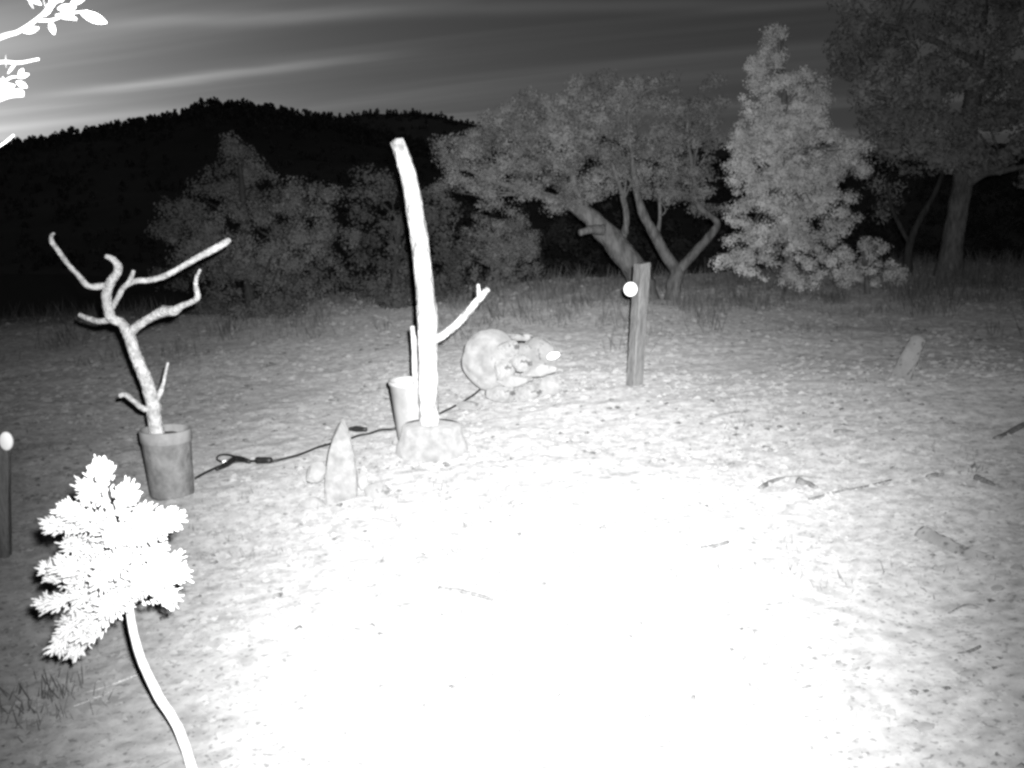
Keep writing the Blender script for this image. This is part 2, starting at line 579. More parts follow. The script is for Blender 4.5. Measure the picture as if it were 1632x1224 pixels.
# gnarled oaks
tree('leaning_oak_tree', 'gnarled oak with thick trunk leaning left behind the post', 14.6, (1030, 475),
     [[(1032, 478, 21), (1012, 432, 20), (986, 396, 19), (957, 362, 17), (932, 338, 13), (898, 322, 9), (850, 308, 6, -.3), (790, 290, 4, -.5), (745, 270, 3, -.6)],
      [(960, 366, 9, -.1), (942, 366, 7, -.2), (924, 371, 5, -.3)],
      [(986, 396, 8), (998, 355, 5), (994, 318, 4), (975, 260, 3)],
      [(932, 338, 9), (915, 290, 6), (905, 230, 4), (900, 180, 2)],
      [(998, 372, 4, -.2), (996, 340, 3, -.3), (990, 312, 2, -.4)]],
     [(735, 258, 42, 50), (716, 300, 26, 22), (770, 225, 48, 42), (770, 300, 50, 26, -.4), (815, 205, 56, 40), (820, 265, 56, 42, -.5), (865, 185, 56, 40), (880, 245, 60, 44, -.4),
      (925, 165, 52, 34), (935, 225, 54, 44, .3), (850, 305, 60, 24, -.5), (925, 295, 58, 34), (970, 180, 44, 40, .4), (985, 265, 40, 44), (890, 320, 30, 14), (960, 145, 36, 22)],
     'oak_leaf', clumps=95, clump_r=0.19, per=150, leaf=0.032, aspect=0.7, surf=0.5, limb_r=0.022, squash=0.6)
tree('forked_oak_tree', 'oak with slim trunk forked in a V right of the post', 15.2, (1070, 478),
     [[(1070, 480, 13), (1073, 455, 12), (1079, 433, 11), (1060, 405, 9), (1042, 372, 8), (1024, 338, 7), (1012, 290, 5), (1005, 230, 3), (1000, 180, 2)],
      [(1079, 433, 9), (1102, 408, 8), (1126, 382, 7), (1143, 357, 6), (1128, 341, 5), (1112, 326, 4), (1105, 280, 3), (1095, 210, 2)],
      [(1046, 380, 4), (1052, 345, 3), (1050, 300, 2)]],
     [(1015, 165, 50, 40), (1050, 140, 40, 28), (1040, 215, 52, 44), (1085, 180, 44, 44), (1120, 165, 34, 44), (1090, 250, 52, 44), (1130, 225, 26, 40), (1040, 280, 44, 34),
      (1110, 300, 40, 26), (1125, 330, 30, 18), (1060, 310, 34, 18)],
     'oak_leaf', clumps=85, clump_r=0.19, per=150, leaf=0.032, aspect=0.7, surf=0.5, limb_r=0.018, squash=0.6)
tree('round_juniper_shrub', 'round bushy shrub below the oak crown, between pole and post', 14.0, (790, 462),
     [[(790, 466, 5), (792, 430, 4), (795, 390, 3)]],
     [(765, 362, 34, 26), (815, 355, 40, 24), (742, 400, 26, 28), (795, 395, 56, 36), (846, 388, 24, 20), (765, 436, 44, 22), (820, 430, 40, 22)],
     'shrub_leaf', clumps=120, clump_r=0.165, per=150, leaf=0.030, aspect=0.7, surf=0.65, limb_r=0.012)
# tall pine at the right edge
tree('pine_tree', 'tall dim pine with straight trunk at the right edge', 17.0, (1512, 442),
     [[(1510, 446, 19), (1518, 390, 16), (1528, 330, 15), (1535, 285, 15), (1545, 200, 13), (1556, 100, 11), (1565, 0, 9), (1570, -90, 6), (1572, -170, 3)],
      [(1535, 300, 8), (1565, 278, 6, -.3), (1600, 272, 5, -.5), (1650, 262, 3, -.7)],
      [(1545, 210, 6), (1500, 180, 5, -.4), (1440, 165, 4, -.8), (1380, 150, 2, -1)],
      [(1556, 100, 6), (1500, 70, 5, .2), (1430, 45, 4, .3), (1370, 30, 2, .4)]],
     [(1480, 195, 38, 40), (1500, 235, 30, 30, -.6), (1440, 165, 44, 30, -.6), (1400, 185, 30, 30, -.5), (1430, 225, 26, 20), (1385, 130, 36, 26, -.8), (1350, 100, 34, 22), (1420, 95, 44, 26), (1480, 110, 44, 34), (1360, 45, 34, 20),
      (1430, 40, 50, 24, .3), (1510, 40, 54, 30), (1600, 60, 50, 34), (1620, 130, 40, 34), (1590, 190, 44, 30), (1625, 235, 36, 24), (1575, 262, 34, 14, -.4), (1560, 140, 44, 34, .4), (1600, 0, 70, 30), (1490, -15, 70, 26), (1390, 0, 44, 20), (1570, -90, 80, 50), (1680, 150, 60, 60), (1650, 285, 34, 14), (1545, 60, 40, 34, -.8), (1550, 130, 36, 34, -.8), (1540, 200, 36, 34, -.8), (1560, 0, 44, 30, -.8), (1530, 255, 30, 20, -.7), (1470, 150, 36, 26, -1.0), (1430, 70, 40, 24, -.6)],
     'pine_leaf', clumps=30, clump_r=0.28, per=150, leaf=0.075, aspect=0.5, surf=0.55, limb_r=0.025)
tree('slanting_tree', 'thin slanting bare-stemmed tree between juniper and pine', 18.0, (1445, 440),
     [[(1446, 442, 7), (1450, 390, 6), (1466, 350, 5), (1488, 312, 4), (1505, 270, 3)],
      [(1450, 390, 4), (1425, 340, 3), (1412, 290, 2)]],
     [(1500, 262, 40, 24, .5), (1430, 280, 40, 30, .6), (1460, 250, 40, 24, .7), (1405, 320, 30, 30, .8)],
     'pine_leaf', 'bark_dark', clumps=6, clump_r=0.24, per=60, leaf=0.07, aspect=0.25, limb_r=0.016)
# dim evergreens on the left
tree('broad_evergreen_tree', 'broad dim evergreen below the hill, left of the pole', 20.0, (400, 505),
     [[(400, 520, 9), (396, 440, 8), (390, 350, 6), (382, 260, 3)],
      [(396, 440, 6), (450, 380, 4, -.3), (490, 330, 3, -.5)],
      [(396, 440, 6), (340, 390, 4, -.3), (300, 350, 3, -.5)]],
     [(374, 232, 14, 16), (385, 262, 36, 28), (360, 300, 46, 34), (420, 295, 40, 32), (310, 325, 38, 28), (275, 355, 26, 26), (290, 385, 40, 34, -.5), (350, 370, 52, 40, -.6), (420, 350, 52, 40, -.5),
      (475, 325, 44, 34), (515, 325, 30, 30), (535, 370, 40, 34), (480, 385, 50, 40, -.5), (420, 420, 56, 38, -.4), (350, 430, 56, 36, -.3), (290, 440, 40, 28), (500, 435, 50, 30), (440, 465, 60, 22), (350, 470, 50, 20), (400, 492, 34, 16, -.6), (330, 490, 30, 12), (470, 488, 34, 12)],
     'left_leaf', 'bark_dark', clumps=85, clump_r=0.2, per=140, leaf=0.036, aspect=0.7, surf=0.6, limb_r=0.02)
tree('dark_evergreen_tree', 'dark low evergreen directly behind the pale dead pole', 22.5, (630, 490),
     [[(630, 510, 8), (632, 430, 7), (636, 350, 4)]],
     [(590, 310, 38, 26), (650, 298, 44, 24), (700, 325, 30, 30), (610, 360, 50, 38), (670, 365, 46, 36), (580, 420, 50, 34), (650, 425, 60, 34), (715, 400, 34, 40), (600, 462, 50, 20), (690, 460, 50, 20), (632, 480, 30, 14, -.6)],
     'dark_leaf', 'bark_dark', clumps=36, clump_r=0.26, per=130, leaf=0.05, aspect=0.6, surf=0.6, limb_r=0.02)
# dense thicket closing the view far back
def thicket(name, label, y, lst, dens):
    V = crown_leaves(lobes_px(lst, y, 1.2), dens, 0.5, 60, 0.16, 0.6)
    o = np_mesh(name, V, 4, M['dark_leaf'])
    o['kind'] = 'stuff'
    tag(o, label, 'thicket')
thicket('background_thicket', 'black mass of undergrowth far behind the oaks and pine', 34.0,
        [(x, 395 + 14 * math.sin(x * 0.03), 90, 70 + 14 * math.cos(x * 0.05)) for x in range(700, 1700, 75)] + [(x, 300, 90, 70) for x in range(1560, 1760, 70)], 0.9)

# ================================================================== young leafy tree standing just left of the camera
def young_tree():
    y0 = 1.75
    tx = at(-170, 600, y0).x
    root = thing('broadleaf_sapling', 'overexposed leafy twigs reaching in at the top left corner', 'tree', (tx, y0, ground_z(tx, y0)))
    mb = MB()
    tube(mb, [(tx, y0, ground_z(tx, y0) - .1), (tx + .02, y0 + .02, .8), (tx - .01, y0, 1.5), (tx + .02, y0 - .02, 2.2), (tx, y0, 2.7)], [.045, .04, .034, .028, .018], 12, 6, .15, 20)
    def pxs(l, dy=0.0):
        return [at(a, b, y0 + dy) for a, b in l]
    twigs = [([(-175, 200), (-90, 100), (0, 60), (30, 50), (62, 28), (84, 4)], [.009, .006, .0042, .0035, .003, .0016], 0.0),
             ([(58, 32), (82, 32), (110, 22), (140, 17)], [.003, .0022, .0018, .001], -.02),
             ([(-175, 190), (-60, 110), (0, 99), (30, 100), (62, 94)], [.008, .005, .0032, .0028, .002], .05),
             ([(-175, 240), (-80, 190), (0, 154), (36, 147)], [.012, .0095, .0088, .0082], .1),
             ([(-170, 300), (-60, 262), (0, 232), (22, 215)], [.006, .004, .0022, .0014], .05),
             ([(-60, 190), (-20, 150), (0, 136), (16, 124), (30, 122)], [.005, .003, .0022, .0018, .001], 0.0)]
    for l, r, dy in twigs:
        tube(mb, pxs(l, dy), r, 7, 6, .12, 60)
    mb.build('trunk', M['near_leaf'], root)
    # one leaf: pointed oval with a folded midrib
    n = 7
    V, Fc = [], []
    for i in range(n):
        t = i / (n - 1)
        w = 0.21 * math.sin(math.pi * min(1, t * 0.96 + 0.02)) ** 0.8
        V += [(t, -w, 0.05 * w / .21 + 0.06 * t * t), (t, 0, 0.06 * t * t), (t, w, 0.05 * w / .21 + 0.06 * t * t)]
    for i in range(n - 1):
        a = i * 3
        Fc += [(a, a + 3, a + 4, a + 1), (a + 1, a + 4, a + 5, a + 2)]
    lm = bpy.data.meshes.new('leaf')
    lm.from_pydata(V, [], Fc)
    lm.polygons.foreach_set('use_smooth', [True] * len(lm.polygons))
    lm.materials.append(M['near_leaf'])
    spots = [(128, 20, -20, 38), (112, 8, 30, 30), (98, 4, 60, 30), (62, 44, 200, 24), (66, 8, 150, 30), (78, 6, 40, 28), (92, 14, 10, 26), (80, 34, -75, 20), (76, 20, 100, 26), (60, 2, 120, 26),
             (12, 118, 40, 22), (6, 128, 200, 24), (28, 124, 20, 18), (26, 130, -30, 18), (10, 108, 80, 20), (-6, 140, 10, 30), (4, 122, -60, 20), (30, 122, 60, 14), (100, 26, -15, 20), (70, 26, 60, 26), (84, 12, 80, 22), (88, 24, -10, 30), (54, 14, 110, 22)]
    k = y0 / F
    for px, py, ang, ln_ in spots:
        o = bpy.data.objects.new('leaf', lm)
        col.objects.link(o)
        o.parent = root
        o.matrix_parent_inverse = Matrix.Translation(-root.location)
        o.location = at(px, py, y0 + random.uniform(-.03, .03))
        s = ln_ * k
        o.scale = (s, s * random.uniform(.8, 1.2), s)
        o.rotation_euler = (R(90 + random.uniform(-50, 50)), R(-ang), random.uniform(-.4, .4))
young_tree()

# ================================================================== small white-lit juniper in front
def fingers(mb, base, d, length, rad):
    """a blunt scale-leaf finger: five-sided spindle"""
    d = d.normalized()
    u = d.cross(Vector((random.random() - .5, random.random() - .5, random.random()))).normalized()
    w = d.cross(u)
    vs, fs = [], []
    prof = ((0, .55), (.3, 1.0), (.72, .85), (.93, .45))
    for t, r in prof:
        for k in range(5):
            a = 6.283 * k / 5 + t
            vs.append(base + d * (t * length) + (u * math.cos(a) + w * math.sin(a)) * rad * r)
    vs.append(base + d * length)
    for i in range(3):
        for k in range(5):
            a, b = i * 5 + k, i * 5 + (k + 1) % 5
            fs.append((a, b, b + 5, a + 5))
    for k in range(5):
        fs.append((15 + k, 15 + (k + 1) % 5, 20))
    mb.add(vs, fs)

def sapling():
    b = hit(330, 1226)
    y = b.y
    root = thing('juniper_sapling', 'small bare-stemmed juniper sapling lit pure white in the foreground', 'tree', b)
    mb = MB()
    stem = [(326, 1234, 9.5), (288, 1170, 8.5), (252, 1108, 8), (225, 1050, 7.5), (211, 1000, 7), (204, 950, 6.5), (196, 900, 8), (182, 845, 6), (168, 790, 4), (163, 752, 2)]
    sp = [at(a, c, y) for a, c, r in stem]
    sp[0].z -= .10
    sp[0].y -= .02
    tube(mb, sp, [r * y / F for a, c, r in stem], 10, 6, .1, 40)
    # boughs: px polyline with depth offsets
    boughs = [[(168, 790), (160, 762, 0), (163, 742, 0)],
              [(175, 815), (150, 790, .03), (132, 775, .05)], [(178, 825), (196, 800, -.03), (204, 782, -.05)],
              [(182, 845), (140, 822, -.06), (100, 812, -.09)], [(184, 850), (120, 840, .04), (78, 836, .06)],
              [(186, 860), (215, 835, .05), (238, 812, .09)], [(190, 875), (235, 840, -.04), (280, 826, -.07)], [(192, 880), (230, 850, -.1), (262, 838, -.15)],
              [(196, 900), (150, 880, .1), (108, 868, .15)], [(198, 910), (140, 905, -.08), (90, 902, -.12)], [(200, 915), (120, 930, .02), (72, 905, .05)],
              [(203, 935), (140, 950, -.05), (62, 965, -.08)], [(203, 940), (150, 975, .06), (100, 1000, .1)], [(205, 950), (160, 990, -.1), (130, 1015, -.16)],
              [(203, 945), (130, 985, -.02), (90, 1035, -.02)], [(203, 940), (140, 1000, .03), (115, 1040, .03)],
              [(200, 920), (240, 905, .06), (282, 892, .1)], [(203, 935), (250, 925, -.06), (290, 912, -.1)], [(205, 950), (245, 945, .02), (278, 955, .03)], [(200, 915), (232, 880, .12), (256, 876, .18)],
              [(196, 895), (180, 900, -.18), (160, 930, -.28)], [(190, 870), (190, 860, -.14), (180, 850, -.22)], [(190, 870), (180, 860, .14), (170, 850, .22)], [(203, 940), (190, 960, -.15), (170, 970, -.24)], [(203, 940), (220, 930, -.14), (240, 935, -.22)]]
    fo = MB()
    for bo in boughs:
        pts = [at(p[0], p[1], y + (p[2] if len(p) > 2 else 0)) for p in bo]
        tube(mb, pts, [.005, .0035, .002], 6, 4, .1, 40)
        P, _ = catmull(pts, [1, 1, 1], 14)
        L = (pts[-1] - pts[0]).length
        n = int(80 + L * 1050)
        for i in range(n):
            t = random.random() ** 0.55
            q = P[int(t * (len(P) - 1))]
            ax = (P[min(len(P) - 1, int(t * (len(P) - 1)) + 1)] - P[max(0, int(t * (len(P) - 1)) - 1)]).normalized()
            side = Vector((random.gauss(0, 1), random.gauss(0, 1), random.gauss(0.25, 1))).normalized()
            d = ax * random.uniform(.4, 1.0) + side * random.uniform(.4, 1.0)
            w = (1 - t) * .02 + .022
            fingers(fo, q + side * random.random() * w, d, random.uniform(.010, .026), random.uniform(.0022, .0042))
    mb.build('trunk', M['sapling_leaf'], root)
    fo.build('crown', M['sapling_leaf'], root)
sapling()

# ================================================================== pot with a dead branch
def lathe(prof, c, seg=40, wob=0.0, seed=0.0, tilt=(0, 0)):
    vs, fs = [], []
    for r, z in prof:
        for k in range(seg):
            a = 6.28318 * k / seg
            rr = r * (1 + wob * noise.noise((math.cos(a) * 1.5 + seed, math.sin(a) * 1.5, z * 6)))
            vs.append((c[0] + rr * math.cos(a) + tilt[0] * z, c[1] + rr * math.sin(a) + tilt[1] * z, c[2] + z))
    for i in range(len(prof) - 1):
        for k in range(seg):
            a, b = i * seg + k, i * seg + (k + 1) % seg
            fs.append((a, b, b + seg, a + seg))
    return vs, fs

def lathe_obj(name, prof, c, m, parent=None, **k):
    mb = MB(); mb.add(*lathe(prof, c, **k))
    return mb.build(name, m, parent)

pf = hit(272, 800)
PY = pf.y + 0.14
pc = Vector((at(272, 740, PY).x, PY, ground_z(pf.x, PY)))
kp = PY / F
pot = thing('plant_pot', 'grey cylindrical pot on the left holding a dead branch', 'pot', pc)
ph = (800 - 690) * kp * 1.02
lathe_obj('body', [(.001, 0.0), (.118, 0.0), (.124, .02), (.130, ph * .5), (.136, ph - .075), (.136, ph - .07)], pc, M['pot'], pot, wob=.01, tilt=(-.05, 0))
lathe_obj('rim', [(.139, ph - .07), (.143, ph - .065), (.143, ph - .004), (.140, ph), (.132, ph), (.130, ph - .01), (.127, ph - .06)], pc, M['potrim'], pot, wob=.012, tilt=(-.05, 0))
lathe_obj('soil', [(.127, ph - .055), (.09, ph - .035), (.03, ph - .03), (.001, ph - .025)], pc, M['potrim'], pot, wob=.1, tilt=(-.05, 0))

db = thing('dead_branch', 'bare crooked dead branch with spreading twigs standing in the grey pot', 'branch', pc + Vector((-.02, 0, ph - .05)))
mb = MB()
def branch(mb, l, dys, rough=.16, sides=9, y=None, seed=0):
    y = PY if y is None else y
    n = len(l)
    pts = [at(p[0], p[1], y + dys[0] + (dys[1] - dys[0]) * i / (n - 1)) for i, p in enumerate(l)]
    tube(mb, pts, [p[2] * y / F for p in l], sides, 6, rough, 45, seed)
branch(mb, [(252, 700, 13), (248, 680, 12), (243, 640, 11.5), (236, 615, 11), (222, 580, 10), (212, 555, 9.5), (206, 530, 9.5)], (0, 0))
for l, dy in [([(207, 538, 9), (195, 516, 8), (178, 507, 8), (172, 490, 8), (170, 468, 8), (176, 450, 7.5), (186, 435, 7), (188, 424, 6.5), (180, 413, 5), (168, 408, 3.5)], (0, -.05)),
              ([(174, 461, 6), (165, 456, 5.5), (150, 457, 5.5), (138, 454, 5), (126, 440, 4.5), (110, 423, 4), (96, 404, 4), (83, 386, 4), (82, 376, 3), (86, 372, 2)], (-.02, -.15)),
              ([(176, 495, 5), (186, 478, 4.5), (196, 460, 4.5), (206, 449, 4.5), (213, 431, 3)], (0, .12)),
              ([(202, 454, 4.5), (215, 448, 5), (240, 446, 5), (262, 440, 5), (290, 425, 5), (318, 409, 5.5), (340, 398, 6), (355, 389, 6), (366, 382, 4.5)], (.09, .3)),
              ([(178, 509, 6), (160, 512, 5), (142, 508, 4.5), (127, 502, 4)], (0, .1)),
              ([(210, 528, 8), (224, 516, 7), (245, 504, 7), (262, 496, 9), (278, 495, 8), (290, 487, 5), (304, 482, 4.5), (315, 473, 5), (312, 455, 3.5), (314, 440, 3), (319, 430, 2)], (0, -.25)),
              ([(245, 648, 5), (230, 652, 5), (214, 640, 4.5), (200, 629, 4.5), (190, 631, 3.5)], (0, -.12)),
              ([(248, 642, 5), (256, 625, 4.5), (260, 612, 3), (264, 594, 2.5), (268, 578, 2)], (0, .08))]:
    branch(mb, l, dy, seed=l[0][0])
mb.build('branch', M['twigwood'], db)

# ================================================================== pale dead pole in its concrete foot
bf = hit(690, 738)
BY = bf.y + 0.22
bc = Vector((at(688, 700, BY).x, BY, ground_z(bf.x, BY) - .01))
foot = thing('concrete_foot', 'flared pale concrete foot that the dead pole stands in', 'base', bc)
lathe_obj('body', [(.235, 0), (.238, .02), (.228, .055), (.208, .10), (.196, .145), (.190, .175), (.182, .186), (.10, .192), (.001, .19)], bc, M['concrete'], foot, wob=.05, seed=3)
pole = thing('dead_pole', 'tall pale barkless dead trunk standing in the flared concrete foot', 'dead tree', bc + Vector((0, 0, .18)))
mb = MB()
branch(mb, [(686, 700, 16.5), (683, 640, 16), (682, 560, 16), (681, 505, 17.5), (678, 470, 15), (671, 400, 14.5), (662, 340, 14), (653, 290, 13), (642, 250, 12), (632, 224, 11)], (0, -.05), rough=.09, sides=16, y=BY)
mb.build('trunk', M['deadwood'], pole)
mb = MB()
branch(mb, [(688, 543, 8), (702, 537, 7), (722, 522, 6.5), (742, 502, 7), (757, 484, 6), (768, 472, 5.5), (778, 460, 4.5)], (-.02, -.12), y=BY, rough=.1)
branch(mb, [(764, 476, 4), (763, 464, 3.5), (762, 453, 2.5)], (-.1, -.12), y=BY, rough=.1)
mb.build('side_branch', M['deadwood'], pole)
for px, py, r in ((663, 299, 7), (668, 330, 6), (690, 512, 8), (648, 270, 5)):
    mb = MB()
    p = at(px, py, BY - .03)
    tube(mb, [p + Vector((-.02, 0, 0)), p + Vector((.012, -.01, .006))], [r * BY / F, r * BY / F * .55], 8, 3, .15, 40)
    mb.build('knot', M['deadwood'], pole)

# bucket with a stick behind the pole
kf = hit(655, 705)
KY = BY + 0.32
kc = Vector((at(664, 700, KY).x, KY, ground_z(at(664, 700, KY).x, KY)))
kh = at(655, 606, KY).z - kc.z
bucket = thing('bucket', 'tapered pale bucket half hidden behind the dead pole', 'bucket', kc)
lathe_obj('body', [(.001, 0), (.120, 0), (.126, .01), (.152, kh - .03), (.158, kh - .028), (.160, kh - .004), (.156, kh), (.149, kh), (.146, kh - .02), (.118, .03), (.001, .025)], kc, M['bucket'], bucket, wob=.012, tilt=(-.06, 0))
st = thing('upright_stick', 'thin pale stick standing in the bucket left of the pole', 'stick', kc + Vector((0, 0, .03)))
mb = MB()
branch(mb, [(665, 690, 5), (664, 640, 5), (661, 590, 5), (660, 550, 4.5), (657, 520, 4)], (0, -.02), y=KY, rough=.12)
mb.build('stick', M['deadwood'], st)

# ================================================================== stones
def icos(sub=3):
    import bmesh
    bm = bmesh.new()
    bmesh.ops.create_icosphere(bm, subdivisions=sub, radius=1)
    V = [v.co.copy() for v in bm.verts]
    Fc = [tuple(v.index for v in f.verts) for f in bm.faces]
    bm.free()
    return V, Fc
ICO3, ICO2 = icos(4), icos(3)
def rock_mesh(name, r, seed, facet=0.30, rough=0.05, ico=None, mt='stone'):
    V, Fc = ico or ICO3
    rr = random.Random(seed)
    planes = [(Vector((rr.gauss(0, 1), rr.gauss(0, 1), rr.gauss(0, .8))).normalized(), rr.uniform(1 - facet * 1.6, 1 - facet * .4)) for _ in range(13)]
    vs = []
    for v in V:
        p = v.copy()
        if facet:
            for n_, d_ in planes:
                e = p.dot(n_) - d_
                if e > 0:
                    p -= n_ * e * .97
        q = p * 2.2
        p *= 1 + rough * noise.noise((q.x + seed, q.y, q.z)) * 2 + rough * .5 * noise.noise((q.x * 4, q.y * 4 + seed, q.z * 4))
        vs.append((p.x * r[0], p.y * r[1], p.z * r[2]))
    m = bpy.data.meshes.new(name)
    m.from_pydata(vs, [], Fc)
    m.polygons.foreach_set('use_smooth', [True] * len(m.polygons))
    m.materials.append(M[mt])
    return m
def rock(name, label, px, py, rx, ry, y, seed, mt='stone', facet=.32, rough=.06, depth=1.0, rot=0.0, cat='rock', group=None):
    k = y / F
    m = rock_mesh(name, (rx * k, (rx + ry) * .5 * k * depth, ry * k), seed, facet, rough, mt=mt)
    o = link(name, m)
    o.location = at(px, py, y)
    o.rotation_euler = (0, rot, 0)
    return tag(o, label, cat, group)

RY = hit(810, 642).y + .15
rock('boulder', 'large smooth round pale boulder at the left of the rock pile', 782, 573, 46, 49, RY + .22, 3, facet=.06, rough=.03)
pile = [('flat pale slab on top of the rock pile, at its back', 818, 537, 44, 10, .5, -.05, 'stone_m'),
        ('blocky rock high in the pile, against the round boulder', 808, 554, 20, 15, .02, .1, 'stone_m'),
        ('pale rock under the top slab in the pile centre', 836, 556, 20, 13, .30, 0, 'stone_d'),
        ('rounded rock in the middle of the pile', 828, 578, 22, 15, .0, .15, 'stone_m'),
        ('small rock wedged against the foot of the round boulder', 800, 590, 19, 17, -.06, -.1, 'stone_m'),
        ('long bright rock below the domed grey one', 856, 592, 34, 14, .02, -.2, 'stone'),
        ('flat rock low in the pile, above the mottled ones', 822, 606, 34, 12, -.06, .05, 'stone'),
        ('mottled rock at the front left foot of the pile', 800, 627, 28, 15, -.12, .05, 'stone_m'),
        ('mottled rock at the front centre foot of the pile', 843, 628, 27, 15, -.14, -.05, 'stone_m'),
        ('low rock at the right foot of the pile', 874, 616, 26, 17, .0, -.1, 'stone'),
        ('dull half-buried stone in front of the rock pile', 884, 664, 22, 13, -.45, 0, 'stone_d'),
        ('flat grey stone beside the hose left of the pile', 748, 646, 22, 9, -.2, 0, 'stone_d')]
for i, (lb, px, py, rx, ry, dy, rot, mt) in enumerate(pile):
    rock('rock', lb, px, py, rx, ry, RY + dy, 20 + i, mt, rot=rot, group='rocks of the pile')

# spear-shaped standing stone and its neighbours
SY = hit(545, 802).y + .06
ol = [(545, 668), (553, 684), (560, 702), (566, 728), (569, 755), (570, 780), (568, 812), (520, 812), (518, 782), (519, 752), (524, 722), (531, 698), (538, 682)]
stn = thing('standing_stone', 'pale spear-tipped stone set upright in front of the hose', 'stone', hit(545, 802))
mb = MB()
n = len(ol)
cxp = 545
layers = [(-.055, .62), (-.05, .80), (-.03, .96), (0, 1.0), (.03, .96), (.05, .80), (.055, .62)]
vs = []
for dy, s in layers:
    for (a, b) in ol:
        p = at(cxp + (a - cxp) * s, 740 + (b - 740) * (1 - (1 - s) * .25), SY)
        w = .006 * noise.noise((p.x * 20, dy * 30, p.z * 20))
        vs.append((p.x + w, SY + dy + w, p.z))
fs = [(j * n + i, j * n + (i + 1) % n, (j + 1) * n + (i + 1) % n, (j + 1) * n + i) for j in range(len(layers) - 1) for i in range(n)]
fs += [tuple(reversed(range(n))), tuple((len(layers) - 1) * n + i for i in range(n))]
mb.add(vs, fs)
o = mb.build('slab', M['slab'], stn, smooth=False)
bv = o.modifiers.new('bevel', 'BEVEL'); bv.width = .006; bv.segments = 2
rock('stone_block', 'grey leaning block just left of the standing stone', 503, 755, 19, 22, SY + .12, 41, 'stone', facet=.3, rot=.2, cat='stone')
rock('flat_stone', 'flat stone lying at the left front foot of the standing stone', 498, 803, 28, 13, SY - .08, 42, 'stone', facet=.3, cat='stone')
rock('round_stone', 'round dull stone at the right foot of the standing stone', 600, 786, 22, 18, SY + .02, 43, 'stone_d', facet=.15, cat='stone')
rock('small_stone', 'small upright stone touching the right side of the standing stone', 578, 766, 9, 16, SY + .08, 44, 'stone', facet=.2, cat='stone')

# ================================================================== domed rock with a bright oval glint at its end
rock('domed_rock', 'domed grey rock at the right end of the pile, bright oval at its tip', 856, 568, 33, 32, RY + .40, 71, 'stone_d', facet=.10, rough=.05, rot=-.15)
rock('bright_disc', 'small tilted white oval shining at the right end of the rock pile', 882, 567, 10.5, 6, RY + .16, 72, 'white', facet=0, rough=.02, depth=.4, rot=R(-18), cat='reflector')

# ================================================================== black hose across the ground
def hose():
    raw = [(312, 768), (330, 758), (352, 748), (372, 742), (400, 740), (430, 741), (455, 736), (480, 729), (505, 719), (525, 713), (548, 708), (572, 699), (590, 696), (606, 690), (626, 689), (650, 684), (675, 676), (700, 664), (722, 653), (742, 642), (758, 631), (768, 622)]
    root = thing('garden_hose', 'thin black hose running across the ground from pot to rocks', 'hose', hit(430, 741))
    mb = MB()
    pts = []
    for a, b in raw:
        p = hit(a, b)
        pts.append(Vector((p.x, p.y, ground_z(p.x, p.y) + .022)))
    end = [at(772, 612, pts[-1].y - .02), at(774, 600, pts[-1].y - .02)]
    tube(mb, pts + end, [.008] * (len(pts) + 2), 8, 5)
    mb.build('hose', M['black'], root)
    c = MB()
    p = [hit(410, 742), hit(432, 742)]
    tube(c, [q + Vector((0, 0, .035)) for q in p], [.022, .02], 10, 4)
    c.build('connector', M['black'], root)
    c = MB()
    q = [hit(x, y) + Vector((0, 0, .035)) for x, y in ((346, 756), (362, 748), (378, 739), (398, 744))]
    tube(c, q, [.012, .020, .020, .014], 10, 4)
    c.build('valve', M['black'], root)
    c = MB()
    q = [hit(x, y) + Vector((0, 0, .04)) for x, y in ((378, 738), (364, 734), (350, 735), (346, 741), (354, 746))]
    tube(c, q, [.007, .007, .006, .006, .006], 8, 4)
    c.build('handle', M['black'], root)
    c = MB()
    t0 = pts[-1]
    tube(c, [t0 + Vector((0, 0, .01)), at(774, 630, t0.y - .01), at(777, 642, t0.y - .03)], [.008, .008, .007], 8, 4)
    c.build('drip_tube', M['black'], root)
    o = rock('reflective_tab', 'small white tab caught in the hose valve by the pot', 360, 740, 8, 4, hit(360, 740).y, 9, 'white', facet=.3, cat='tab')
    o.location.z += .02
    d = thing('hose_fitting', 'short black fitting on the ground beside the standing stone tip', 'fitting', hit(570, 690))
    c = MB()
    q = [hit(x, y) + Vector((0, 0, .03)) for x, y in ((557, 690), (568, 690), (584, 691))]
    tube(c, q, [.012, .022, .016], 10, 4)
    c.build('body', M['black'], d)
hose()

